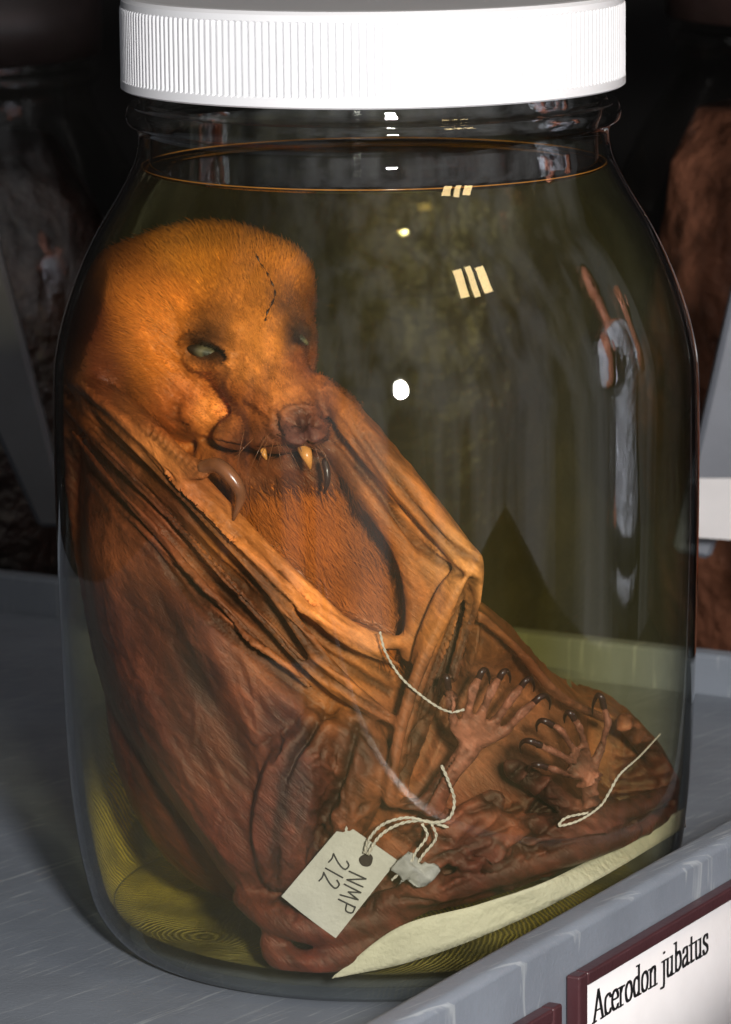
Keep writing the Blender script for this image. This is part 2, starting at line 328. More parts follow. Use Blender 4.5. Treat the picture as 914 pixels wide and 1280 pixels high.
ctrl=[(240,310,190,114,32),(330,320,186,112,42),(150,330,150,82,27),(105,410,84,36,16),(130,470,100,46,20),(200,440,190,104,32),(200,380,190,106,32),(257,470,180,100,40),(330,430,196,118,48),(385,450,126,64,28),
(345,490,192,112,50),(322,506,160,86,40),(290,495,172,92,38),(382,538,74,42,38),(360,545,92,52,38),(345,555,104,56,34),(300,560,104,54,28),(410,530,98,48,30),(215,530,124,60,25),(330,585,104,54,27),(385,580,84,42,23),(257,439,46,26,17),(376,421,48,28,18),(398,400,112,60,25),(310,462,200,120,54),(262,508,196,116,54),(232,500,150,76,32),  # muzzle shading painted in: darker snout sides, lighter bridge
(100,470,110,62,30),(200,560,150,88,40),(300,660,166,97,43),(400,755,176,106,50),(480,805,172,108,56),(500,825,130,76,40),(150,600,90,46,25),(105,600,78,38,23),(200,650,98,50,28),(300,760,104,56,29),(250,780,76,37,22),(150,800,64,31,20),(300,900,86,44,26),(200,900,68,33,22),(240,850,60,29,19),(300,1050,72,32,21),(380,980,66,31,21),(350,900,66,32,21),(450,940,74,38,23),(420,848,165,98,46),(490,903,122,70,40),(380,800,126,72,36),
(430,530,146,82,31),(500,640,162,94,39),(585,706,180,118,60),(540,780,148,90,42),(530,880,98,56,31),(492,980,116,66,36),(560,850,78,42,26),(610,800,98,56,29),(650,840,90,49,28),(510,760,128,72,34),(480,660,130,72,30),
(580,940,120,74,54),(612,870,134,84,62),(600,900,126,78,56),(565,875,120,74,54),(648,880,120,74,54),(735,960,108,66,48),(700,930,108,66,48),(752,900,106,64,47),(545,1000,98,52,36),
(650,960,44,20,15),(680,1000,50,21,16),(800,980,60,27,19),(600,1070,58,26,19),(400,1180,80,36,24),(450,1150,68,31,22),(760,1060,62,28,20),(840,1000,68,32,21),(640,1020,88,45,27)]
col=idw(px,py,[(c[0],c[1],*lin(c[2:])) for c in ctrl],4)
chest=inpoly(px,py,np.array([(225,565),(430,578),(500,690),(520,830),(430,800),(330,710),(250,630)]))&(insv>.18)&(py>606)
shade=np.clip(1.2-np.abs((px-320)-(py-600)*.75)/200,.35,1)  # recess shading painted into the chest fur colour, darker towards its edges
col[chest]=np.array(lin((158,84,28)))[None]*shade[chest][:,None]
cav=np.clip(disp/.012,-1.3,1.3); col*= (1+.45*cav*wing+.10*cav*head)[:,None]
col=np.clip(col*1.25,0,1)
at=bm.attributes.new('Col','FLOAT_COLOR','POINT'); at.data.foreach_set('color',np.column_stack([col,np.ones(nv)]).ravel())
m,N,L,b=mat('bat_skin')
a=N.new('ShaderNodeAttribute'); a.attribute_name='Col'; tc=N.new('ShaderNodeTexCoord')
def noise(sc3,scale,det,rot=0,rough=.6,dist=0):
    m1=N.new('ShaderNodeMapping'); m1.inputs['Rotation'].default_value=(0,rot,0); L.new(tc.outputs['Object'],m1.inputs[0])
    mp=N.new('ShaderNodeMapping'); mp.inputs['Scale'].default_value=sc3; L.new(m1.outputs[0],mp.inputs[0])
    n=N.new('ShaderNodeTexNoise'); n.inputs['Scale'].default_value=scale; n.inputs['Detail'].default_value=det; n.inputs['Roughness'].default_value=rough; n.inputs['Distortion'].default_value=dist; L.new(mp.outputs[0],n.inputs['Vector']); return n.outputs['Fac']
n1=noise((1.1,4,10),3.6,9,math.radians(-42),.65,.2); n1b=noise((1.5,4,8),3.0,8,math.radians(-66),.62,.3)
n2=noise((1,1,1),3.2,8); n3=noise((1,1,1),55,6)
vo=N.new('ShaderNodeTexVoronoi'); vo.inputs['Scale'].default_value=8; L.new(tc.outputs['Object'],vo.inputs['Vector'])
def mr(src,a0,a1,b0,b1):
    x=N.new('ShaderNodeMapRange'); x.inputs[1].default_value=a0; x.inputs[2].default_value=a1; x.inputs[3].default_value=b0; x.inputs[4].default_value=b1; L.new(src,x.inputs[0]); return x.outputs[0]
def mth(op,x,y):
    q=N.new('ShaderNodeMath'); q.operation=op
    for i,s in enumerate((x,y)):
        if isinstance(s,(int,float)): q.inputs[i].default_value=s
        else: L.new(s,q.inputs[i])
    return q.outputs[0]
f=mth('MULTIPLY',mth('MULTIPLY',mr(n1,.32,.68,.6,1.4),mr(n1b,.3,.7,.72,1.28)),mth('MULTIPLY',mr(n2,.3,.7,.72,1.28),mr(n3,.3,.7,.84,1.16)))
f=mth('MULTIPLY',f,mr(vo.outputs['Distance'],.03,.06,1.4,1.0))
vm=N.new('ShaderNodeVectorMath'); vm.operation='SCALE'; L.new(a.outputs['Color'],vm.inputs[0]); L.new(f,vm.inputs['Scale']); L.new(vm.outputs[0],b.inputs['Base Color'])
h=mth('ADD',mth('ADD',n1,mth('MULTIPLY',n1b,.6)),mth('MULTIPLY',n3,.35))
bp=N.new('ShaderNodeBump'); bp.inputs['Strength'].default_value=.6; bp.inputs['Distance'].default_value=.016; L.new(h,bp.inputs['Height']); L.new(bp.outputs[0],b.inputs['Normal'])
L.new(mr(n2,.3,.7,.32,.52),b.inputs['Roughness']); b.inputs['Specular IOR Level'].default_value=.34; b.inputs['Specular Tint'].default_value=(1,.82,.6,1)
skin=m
bat=obj('bat',bm,[skin],label='preserved flying fox with folded wings, curled inside the glass jar',category='bat')
Nn2=np.empty(nv*3); bm.vertices.foreach_get('normal',Nn2); Nn2=Nn2.reshape(-1,3)
px2,py2=proj(V)
def fur(name,mask,count,lenfn,combfn,matr,lift=.35,w=.0022,jit=.22):
    ids=np.nonzero(mask)[0]; ids=rng.choice(ids,count); P=V[ids]+rng.normal(0,.004,(count,3)); nn=Nn2[ids]; cc=col[ids]
    tgt=combfn(px2[ids],py2[ids],P); tgt=tgt-(tgt*nn).sum(1)[:,None]*nn; tgt/=np.linalg.norm(tgt,axis=1)[:,None]+1e-6
    ln=lenfn(px2[ids],py2[ids])
    d=tgt+nn*(lift*np.clip(ln/.05,.25,1))[:,None]+rng.normal(0,jit,(count,3)); d/=np.linalg.norm(d,axis=1)[:,None]
    ln=ln*rng.uniform(.6,1.3,count)
    side=np.cross(d,C-P); side/=np.linalg.norm(side,axis=1)[:,None]; side*=w
    p0=P-nn*.004; p1=P+d*(ln*.5)[:,None]; d2=d+tgt*.5-nn*.15; d2/=np.linalg.norm(d2,axis=1)[:,None]; p2=p1+d2*(ln*.5)[:,None]
    v=np.stack([p0-side,p0+side,p1-side*.8,p1+side*.8,p2],1).reshape(-1,3)
    base=np.arange(count)*5; fa=[]
    for q in base.tolist(): fa.append((q,q+1,q+3,q+2)); fa.append((q+2,q+3,q+4))
    r=np.hypot(v[:,0],v[:,1]); s=np.minimum(1,(Rin(v[:,2])+.006)/r); v[:,0]*=s; v[:,1]*=s
    me=bpy.data.meshes.new(name); me.from_pydata(v.tolist(),[],fa)
    c5=np.repeat(cc*rng.uniform(.88,1.15,(count,1)),5,0); at=me.attributes.new('Col','FLOAT_COLOR','POINT'); at.data.foreach_set('color',np.column_stack([np.clip(c5,0,1),np.ones(len(c5))]).ravel())
    o=obj(name,me,[matr],parent=bat,smooth=True)
    nr=np.repeat(nn*.85+d*.08,5,0); nr/=np.linalg.norm(nr,axis=1)[:,None]
    me.normals_split_custom_set_from_vertices(nr.tolist())
    return o
m,N,L,b=mat('fur_hair'); a=N.new('ShaderNodeAttribute'); a.attribute_name='Col'
tcf=N.new('ShaderNodeTexCoord'); nf=N.new('ShaderNodeTexNoise'); nf.inputs['Scale'].default_value=4.5; nf.inputs['Detail'].default_value=4; L.new(tcf.outputs['Object'],nf.inputs['Vector'])
rf=N.new('ShaderNodeMapRange'); rf.inputs[1].default_value=.3; rf.inputs[2].default_value=.7; rf.inputs[3].default_value=.72; rf.inputs[4].default_value=1.25; L.new(nf.outputs['Fac'],rf.inputs[0])
vf=N.new('ShaderNodeVectorMath'); vf.operation='SCALE'; L.new(a.outputs['Color'],vf.inputs[0]); L.new(rf.outputs[0],vf.inputs['Scale']); L.new(vf.outputs[0],b.inputs['Base Color']); b.inputs['Roughness'].default_value=.42; b.inputs['Specular IOR Level'].default_value=.3
furm=m
hm=(py2<585)&inpoly(px2,py2,np.array([(60,230),(460,230),(450,560),(330,545),(250,540),(185,535),(70,445)]))&(V[:,1]<.35)&(Nn2[:,1]<.5)
def facemask(qx,qy):
    d=np.hypot((qx-345)/1.15,qy-510); e=np.minimum(np.hypot(qx-257,qy-437),np.hypot(qx-376,qy-420)); return np.clip((d-105)/150,0,1)*np.clip((e-24)/50,.0,1)
def comb(qx,qy,P): 
    t=at_y(np.full(qx.shape,385.),np.full(qy.shape,540.),-.85); return (P-t)*np.array([1,1,.9])
def hl(qx,qy): return facemask(qx,qy)**1.1*.06+.006
fur('fur',hm,80000,hl,comb,furm,.22,.0010,.18)
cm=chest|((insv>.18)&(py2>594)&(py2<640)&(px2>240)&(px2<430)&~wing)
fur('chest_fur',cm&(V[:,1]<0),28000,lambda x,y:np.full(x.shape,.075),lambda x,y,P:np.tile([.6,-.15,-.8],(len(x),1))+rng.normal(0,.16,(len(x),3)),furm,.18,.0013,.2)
def eye(pxx,pyy,r,tilt):
    k=np.argmin(np.hypot(px2-pxx,py2-pyy)+ (V[:,1]+1)*6+ (Nn2[:,1]>0)*100); c=V[k]+np.array([0,.004,0])
    mb=MB(); v,f=ellipsoid((0,0,0),(r*1.45,r*.5,r*.48)); ca,sa=math.cos(tilt),math.sin(tilt)
    v=np.stack([v[:,0]*ca-v[:,2]*sa,v[:,1],v[:,0]*sa+v[:,2]*ca],-1); mb.add(v,f)
    o=obj('eye',mb.mesh('eye'),[eyem],parent=bat); o.location=c; return o
m,N,L,b=mat('eye_clouded'); tc=N.new('ShaderNodeTexCoord'); le=N.new('ShaderNodeVectorMath'); le.operation='LENGTH'
mp=N.new('ShaderNodeMapping'); mp.inputs['Scale'].default_value=(.8,.2,1); L.new(tc.outputs['Object'],mp.inputs[0]); L.new(mp.outputs[0],le.inputs[0])
r=N.new('ShaderNodeValToRGB'); r.color_ramp.elements[0].position=.008; r.color_ramp.elements[0].color=(.035,.035,.025,1); r.color_ramp.elements[1].position=.016; r.color_ramp.elements[1].color=(*lin((98,90,68)),1)
e=r.color_ramp.elements.new(.034); e.color=(*lin((40,26,16)),1)
L.new(le.outputs['Value'],r.inputs[0]); L.new(r.outputs[0],b.inputs['Base Color']); b.inputs['Roughness'].default_value=.5; b.inputs['Specular IOR Level'].default_value=.3; eyem=m
eye(259,440,.042,-.25); eye(375,423,.022,-.7)
ivory=simple('tooth_ivory',(206,140,72),.3,.1,20,.05); horn=simple('claw_horn',(120,74,44),.25,.3,14,.1,40); dark=simple('claw_dark',(50,28,22),.3,.3,20,.1)
def part(name,pts,rad,m,yy=None,**k):
    a=np.array(pts,float); P=at_y(a[:,0],a[:,1],a[:,2]) if yy else Q(a[:,0],a[:,1],a[:,2]); mb=MB(); mb.add(*tube(P,np.array(rad)*U,seg=12,n=6,**k)); return obj(name,mb.mesh(name),[m],parent=bat)
part('tooth',[(380,560,-.84),(383,568,-.862),(386,577,-.865),(388,586,-.855)],[8,7,4.5,1.2],ivory,yy=True)
part('tooth',[(329,563,-.76),(331,569,-.77),(333,574,-.77)],[4,3,1.2],ivory,yy=True)
part('claw',[(406,576,.12),(409,590,.11),(409,604,.11),(405,617,.13)],[4,4,3.2,1.2],dark)
part('claw',[(254,584,.015),(272,582,.0),(290,597,.0),(301,620,.01),(292,650,.03)],[9,9,8.5,6.5,1.5],horn)
for c in claws: part('claw',c,[4.2,4,3,1.8,.7],dark)
SP=[]; SR=[]
for i,(x,y) in enumerate([(318,314),(322,322),(325,328),(328,333),(332,338),(335,343),(338,349),(340,354),(343,360),(344,366),(343,372),(341,378),(338,384),(335,389),(333,395),(332,400)]):
    k=np.argmin(np.hypot(px2-x,py2-y)+(V[:,1]+1)*6); SP.append(at_y(x,y,V[k,1]-(.012 if i%2 else .003))[0]); SR.append(.0036 if i%2 else .0009)
mb=MB(); mb.add(*tube(np.array(SP),np.array(SR),seg=6,n=4)); obj('stitching',mb.mesh('stitching'),[dark],parent=bat)
mb=MB()
for k in range(16):
    x=rng.uniform(300,400); y=rng.uniform(535,556); a=rng.uniform(.3,1.4) if x>345 else rng.uniform(1.6,2.8); l=rng.uniform(25,60)
    mb.add(*tube(at_y([x,x+math.cos(a)*l*.5,x+math.cos(a)*l],[y,y+math.sin(a)*l*.45,y+math.sin(a)*l],[-.84,-.87,-.86]),np.array([.0013,.0010,.0006]),seg=4,n=4))
obj('whiskers',mb.mesh('whiskers'),[horn],parent=bat)
# ================================================================ JAR
jar=empty('specimen_jar',(0,0,0),'large clear glass jar with white ribbed lid and yellow fluid','jar')
glass=glassmat('jar_glass',(.97,.98,.96),.052,.010,.07,2.2,1.25,edge=(.22,.24,.22))
outer=[(0,.035),(.5,.03),(.70,.02),(.76,.0)]+[tuple(p) for p in PD]+[tuple(p) for p in catmull(NECK,4)[1:]]
mb=MB(); mb.add(*revolve(outer,192)); g=obj('glass_body',mb.mesh('glass_body'),[glass]); keep(g,jar)
inner=[(.69,2.44),(.688,2.54),(.70,2.58),(.70,2.62),(.685,2.66),(.685,2.92)]
mb=MB(); mb.add(*revolve(catmull(inner,4),160)); g=obj('neck_wall',mb.mesh('neck_wall'),[glass]); keep(g,jar)
ABS=((.94,.84,.10,1),.72)
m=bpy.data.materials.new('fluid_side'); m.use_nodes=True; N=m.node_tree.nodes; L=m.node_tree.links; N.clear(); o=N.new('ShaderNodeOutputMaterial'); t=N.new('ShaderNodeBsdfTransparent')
df=N.new('ShaderNodeBsdfDiffuse'); df.inputs['Color'].default_value=(.70,.65,.34,1); mx=N.new('ShaderNodeMixShader')  # thin diffuse layer on the fluid wall paints the pale reflection veil
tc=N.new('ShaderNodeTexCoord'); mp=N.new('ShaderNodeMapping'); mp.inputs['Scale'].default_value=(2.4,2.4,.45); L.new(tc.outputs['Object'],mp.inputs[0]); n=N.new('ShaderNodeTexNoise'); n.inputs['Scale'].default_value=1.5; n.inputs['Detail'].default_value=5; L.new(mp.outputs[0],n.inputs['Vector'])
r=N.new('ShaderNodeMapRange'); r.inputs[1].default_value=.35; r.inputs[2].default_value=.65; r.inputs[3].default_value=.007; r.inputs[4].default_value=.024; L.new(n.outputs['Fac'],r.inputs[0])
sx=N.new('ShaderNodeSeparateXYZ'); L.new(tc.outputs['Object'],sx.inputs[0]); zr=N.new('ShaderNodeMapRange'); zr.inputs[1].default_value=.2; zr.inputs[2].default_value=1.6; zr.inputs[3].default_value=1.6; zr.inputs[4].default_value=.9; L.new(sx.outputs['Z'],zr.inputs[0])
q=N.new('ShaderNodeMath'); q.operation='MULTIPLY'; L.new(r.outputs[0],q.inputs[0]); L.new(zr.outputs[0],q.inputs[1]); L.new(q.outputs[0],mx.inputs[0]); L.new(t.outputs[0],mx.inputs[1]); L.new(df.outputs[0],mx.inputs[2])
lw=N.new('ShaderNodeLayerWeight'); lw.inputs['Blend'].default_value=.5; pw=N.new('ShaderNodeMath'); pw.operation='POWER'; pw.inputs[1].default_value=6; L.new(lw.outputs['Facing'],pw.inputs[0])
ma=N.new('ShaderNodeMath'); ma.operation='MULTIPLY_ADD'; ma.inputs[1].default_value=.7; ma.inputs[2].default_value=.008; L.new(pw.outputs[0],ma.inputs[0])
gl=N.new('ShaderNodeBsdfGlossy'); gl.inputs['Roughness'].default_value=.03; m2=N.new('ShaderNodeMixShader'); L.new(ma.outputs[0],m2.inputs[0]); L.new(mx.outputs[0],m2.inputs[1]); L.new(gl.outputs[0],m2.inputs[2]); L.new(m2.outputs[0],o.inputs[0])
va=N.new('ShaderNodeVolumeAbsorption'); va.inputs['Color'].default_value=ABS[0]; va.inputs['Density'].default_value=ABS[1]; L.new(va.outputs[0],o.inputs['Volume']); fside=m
ftop=glassmat('fluid_top',(1,.97,.85),.03,.02,.05,3)
va=ftop.node_tree.nodes.new('ShaderNodeVolumeAbsorption'); va.inputs['Color'].default_value=ABS[0]; va.inputs['Density'].default_value=ABS[1]
ftop.node_tree.links.new(va.outputs[0],[n for n in ftop.node_tree.nodes if n.type=='OUTPUT_MATERIAL'][0].inputs['Volume'])
LZ=2.43
ins=[(max(p[0]-.024,.0),max(p[1],.06)) for p in PD if p[1]<LZ-.01]
fl=[(.0,.06),(.6,.06)]+[p for p in ins if p[1]>.06 or p[0]>.8]+[(.715,LZ),(.70,LZ-.008),(.66,LZ-.012),(0,LZ-.012)]
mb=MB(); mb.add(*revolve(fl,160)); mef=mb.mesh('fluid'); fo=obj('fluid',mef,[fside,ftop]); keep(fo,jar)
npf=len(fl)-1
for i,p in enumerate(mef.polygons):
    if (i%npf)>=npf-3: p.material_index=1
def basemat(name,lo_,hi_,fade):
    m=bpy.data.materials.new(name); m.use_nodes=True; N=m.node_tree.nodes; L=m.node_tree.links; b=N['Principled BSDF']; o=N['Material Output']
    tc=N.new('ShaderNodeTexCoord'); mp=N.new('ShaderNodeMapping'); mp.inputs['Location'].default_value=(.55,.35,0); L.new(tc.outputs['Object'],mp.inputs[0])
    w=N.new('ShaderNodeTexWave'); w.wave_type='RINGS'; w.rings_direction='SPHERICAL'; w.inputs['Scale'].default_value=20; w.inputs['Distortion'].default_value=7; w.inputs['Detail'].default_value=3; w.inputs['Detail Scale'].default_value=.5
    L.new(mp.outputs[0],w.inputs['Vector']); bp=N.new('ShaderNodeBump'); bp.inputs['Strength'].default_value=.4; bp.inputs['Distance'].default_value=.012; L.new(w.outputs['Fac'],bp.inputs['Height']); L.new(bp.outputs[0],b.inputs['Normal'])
    b.inputs['Base Color'].default_value=(.82,.70,.20,1); b.inputs['Roughness'].default_value=.15; b.inputs['Specular IOR Level'].default_value=.7  # yellow diffuse colour stands in for light glowing through the fluid
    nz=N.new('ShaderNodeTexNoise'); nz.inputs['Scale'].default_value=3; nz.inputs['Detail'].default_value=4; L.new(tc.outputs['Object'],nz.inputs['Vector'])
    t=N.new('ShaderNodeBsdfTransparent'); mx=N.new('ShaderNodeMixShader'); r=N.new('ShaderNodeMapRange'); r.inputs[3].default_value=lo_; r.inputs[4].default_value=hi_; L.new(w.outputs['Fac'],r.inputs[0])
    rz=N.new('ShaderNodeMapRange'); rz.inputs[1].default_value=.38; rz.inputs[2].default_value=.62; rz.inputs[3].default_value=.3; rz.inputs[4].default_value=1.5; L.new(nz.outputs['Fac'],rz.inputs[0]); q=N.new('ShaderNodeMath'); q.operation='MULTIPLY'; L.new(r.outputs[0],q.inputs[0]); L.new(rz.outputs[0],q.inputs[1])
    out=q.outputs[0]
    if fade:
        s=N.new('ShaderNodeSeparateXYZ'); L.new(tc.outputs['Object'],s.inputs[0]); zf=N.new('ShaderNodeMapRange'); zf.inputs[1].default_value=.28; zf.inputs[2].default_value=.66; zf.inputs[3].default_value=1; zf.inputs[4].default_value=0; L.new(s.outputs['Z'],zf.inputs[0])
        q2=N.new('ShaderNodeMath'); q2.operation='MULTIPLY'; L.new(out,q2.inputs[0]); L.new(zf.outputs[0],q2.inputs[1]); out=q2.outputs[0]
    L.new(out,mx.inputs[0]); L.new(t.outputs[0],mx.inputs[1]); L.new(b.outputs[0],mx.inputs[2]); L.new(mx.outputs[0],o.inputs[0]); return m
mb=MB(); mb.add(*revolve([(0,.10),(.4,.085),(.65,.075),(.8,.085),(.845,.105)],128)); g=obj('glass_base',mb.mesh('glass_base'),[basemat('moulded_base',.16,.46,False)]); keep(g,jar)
mb=MB(); mb.add(*revolve([(.848,.107),(.868,.14),(.885,.19),(.905,.28),(.925,.40),(.940,.54),(.946,.66)],90,arc=(35,192))); g=obj('yellow_glow_film',mb.mesh('yellow_glow_film'),[basemat('painted_glow',.28,.62,True)]); keep(g,jar)  # painted yellow glow of lit fluid around the back left of the bottom
amber=simple('meniscus_amber',(150,100,40),.15,.2,10,.0)
mb=MB(); a=np.linspace(0,2*math.pi,129)[:-1]; v=[];f=[]
for i,t_ in enumerate(a):
    for k in range(6):
        q=2*math.pi*k/6; R_=.713+.0022*math.cos(q); v.append((R_*math.cos(t_),R_*math.sin(t_),LZ+.004+.0022*math.sin(q)))
        f.append((i*6+k,((i+1)%128)*6+k,((i+1)%128)*6+(k+1)%6,i*6+(k+1)%6))
mb.add(v,f); g=obj('fluid_line',mb.mesh('fluid_line'),[amber]); keep(g,jar)
white=simple('lid_plastic',(224,225,230),.32,.02,5,.03,30)
LB,LT=2.672,2.955
seg=216*4; prof=[(.70,LB+.02),(.745,LB),(.765,LB+.001),(.772,LB+.006),(.772,LB+.03),(.766,LB+.036),(.766,LB+.05),(.766,LT-.045),(.765,LT-.034),(.768,LT-.03),(.766,LT-.012),(.755,LT-.002),(.73,LT),(.70,LT-.002),(.69,LT-.010),(.3,LT-.010),(0,LT-.010)]
v,f=revolve(prof,seg); n=len(prof)
for i in range(seg):
    dr=[.0,.005,.005,.0][i%4]
    for k in range(5,9):
        q=v[i*n+k]; R_=math.hypot(q[0],q[1]); s=(R_+dr)/R_; v[i*n+k,0]*=s; v[i*n+k,1]*=s
mb=MB(); mb.add(v,f); g=obj('lid',mb.mesh('lid'),[white],smooth=False); keep(g,jar)
# ================================================================ card, tag, string
paper=simple('card_paper',(186,182,156),.7,.14,8,.7,45)
lo=catmull(Q([415,520,640,750,856],[1223,1200,1154,1098,1034],[.005]*5),8); hi=catmull(Q([418,500,600,700,856],[1219,1158,1130,1094,1010],[.01,.03,.03,.02,.01]),8)
t_=np.linspace(0,1,6)[:,None,None]; G=lo[None]*(1-t_)+hi[None]*t_; H,W=G.shape[:2]
v=G.reshape(-1,3); f=[(i*W+j,i*W+j+1,(i+1)*W+j+1,(i+1)*W+j) for i in range(H-1) for j in range(W-1)]
mb=MB(); mb.add(v,f); o=obj('paper_card',mb.mesh('paper_card'),[paper],label='cream paper card curled against the inside of the jar bottom',category='card'); sd=o.modifiers.new('t','SOLIDIFY'); sd.thickness=.006; sd.offset=0
tagm=simple('tag_paper',(176,173,160),.75,.10,10,.3,70); ink=simple('pencil_ink',(40,38,38),.6,.2,20)
crp=np.array([(430,1028),(497,1075),(420,1172),(352,1120)],float)
cr=at_y(crp[:,0],crp[:,1],[-.885,-.895,-.875,-.865])
def tp(s,t): return cr[0]*(1-s)*(1-t)+cr[1]*s*(1-t)+cr[2]*s*t+cr[3]*(1-s)*t
nrm=np.cross(cr[1]-cr[0],cr[3]-cr[0]); nrm/=np.linalg.norm(nrm)
if nrm[1]>0: nrm=-nrm
def bulge(s,t): return .012*math.sin(s*3)*math.sin(t*2.4)
v=[];f=[];n=12
for k in range(2):
    for i in range(n+1):
        for j in range(n+1):
            s,t=i/n,j/n; v.append(tp(s,t)+nrm*(.004*(1-k)+bulge(s,t)))
for i in range(n):
    for j in range(n):
        a0=i*(n+1)+j; q=(a0,a0+1,a0+n+2,a0+n+1); f.append(q); f.append(tuple(x+(n+1)**2 for x in reversed(q)))
bd=[i for i in range(n+1)]+[i*(n+1)+n for i in range(1,n+1)]+[n*(n+1)+j for j in range(n-1,-1,-1)]+[i*(n+1) for i in range(n-1,0,-1)]
for i in range(len(bd)): f.append((bd[i],bd[(i+1)%len(bd)],bd[(i+1)%len(bd)]+(n+1)**2,bd[i]+(n+1)**2))
mb=MB(); mb.add(v,f); tag=obj('specimen_tag',mb.mesh('specimen_tag'),[tagm],smooth=False,label='small grey-white paper tag with pencil number, tied by string',category='tag')
def tsurf(s,t,h=.0075): return tp(s,t)+nrm*(h+bulge(s,t))
hc=(.62,.17); mb=MB(); ang=np.linspace(0,2*math.pi,25)[:-1]; v=[tsurf(*hc)]+[tsurf(hc[0]+.10*math.cos(q)*(1+.1*math.sin(3*q)),hc[1]+.07*math.sin(q)) for q in ang]
mb.add(v,[(0,i+1,(i+1)%24+1) for i in range(24)]); obj('punched_hole',mb.mesh('punched_hole'),[simple('hole_dark',(32,18,14),.8)],parent=tag)
glyph={'N':[[(0,0),(.05,1)],[(.05,1),(.45,.05)],[(.45,.05),(.5,1)]],'M':[[(0,0),(.1,1)],[(.1,1),(.3,.35)],[(.3,.35),(.5,1)],[(.5,1),(.6,0)]],'P':[[(0,0),(.08,1)],[(.05,.98),(.4,.95),(.42,.6),(.05,.5)]],
 '2':[[(0,.8),(.15,1),(.4,.9),(.3,.5),(0,.02)],[(0,.02),(.25,.06),(.5,.0)]],'1':[[(.1,1),(.12,0)]]}
Ainv=np.linalg.inv(np.column_stack([crp[1]-crp[0],crp[3]-crp[0]]))
def write(mb,word,px0,py0,ang,h):
    ex=np.array([math.cos(ang),-math.sin(ang)]); ey=np.array([-math.sin(ang),-math.cos(ang)])
    x=0
    for ch in word:
        for st in glyph[ch]:
            P=[]
            for a_,b_ in (catmull(st,4) if len(st)>2 else st):
                q=Ainv@(np.array([px0,py0])+ex*(x+a_)*h+ey*b_*h-crp[0]); P.append(tsurf(q[0],q[1],.0065))
            mb.add(*tube(np.array(P),np.full(len(P),.0026),seg=5,n=2))
        x+={'1':.35,'M':.85}.get(ch,.72)
mb=MB(); write(mb,'NMP',437,1086,math.radians(-112),23); write(mb,'212',417,1065,math.radians(-118),24)
obj('handwriting',mb.mesh('handwriting'),[ink],parent=tag)
cotton=simple('string_cotton',(186,178,158),.8,.15,30,.5,120)
def string(pts,r=.006,parent=None,name='string'):
    a=np.array(pts,float); P=catmull(Q(a[:,0],a[:,1],a[:,2]),10); mb=MB()
    T_=np.gradient(P,axis=0); T_/=np.linalg.norm(T_,axis=1)[:,None]; s=np.cumsum(np.r_[0,np.linalg.norm(np.diff(P,axis=0),axis=1)])
    for ph in (0,math.pi):
        q=s*170+ph; sd=np.cross(T_,[0,1,0]); up=np.cross(sd,T_); mb.add(*tube(P+(sd*np.cos(q)[:,None]+up*np.sin(q)[:,None])*r*.5,np.full(len(P),r*.6),seg=6,n=1))
    return obj(name,mb.mesh(name),[cotton],parent=parent)
string([(456,1066,.02),(462,1048,.01),(480,1030,.005),(510,1022,.0),(540,1028,.0),(562,1022,.0),(568,1000,.0),(560,975,.0),(552,957,.01)],.005,tag)
string([(460,1068,.02),(475,1045,.01),(500,1030,.01),(530,1026,.01),(560,1034,.01)],.005,tag)
string([(528,1030,.0),(534,1045,.0),(520,1065,.0),(512,1080,.0),(490,1100,.01)],.0045,tag)
string([(540,1030,.0),(545,1048,.0),(528,1070,.0),(516,1090,.01)],.0045,tag)
s2=string([(825,918,.03),(800,945,.01),(775,968,.0),(762,990,.0),(750,1008,.0),(725,1025,.0),(700,1032,.01),(708,1022,.01),(735,1016,.0)],.0045,None,'string'); s2['label']='white cotton string tied around the dark second foot'; s2['category']='string'
s3=string([(475,790,.03),(482,815,.02),(500,845,.02),(525,868,.005),(548,884,.0),(565,890,.0),(580,887,.0)],.004,None,'string'); s3['label']='loose white cotton thread end across the wing and foot'; s3['category']='string'
mb=MB(); v,f=ellipsoid(Q(518,1088,.0)[0],(.06,.010,.040),20,14); v+=np.stack([.018*np.sin(v[:,2]*90),0*v[:,0],.016*np.sin(v[:,0]*80+1)],-1)+rng.normal(0,.002,v.shape); mb.add(v,f); o=obj('cotton_scrap',mb.mesh('cotton_scrap'),[simple('cotton_wet',(138,136,126),.6,.25,20,.5)],label='small grey-white wet cotton scrap beside the tag',category='cotton')
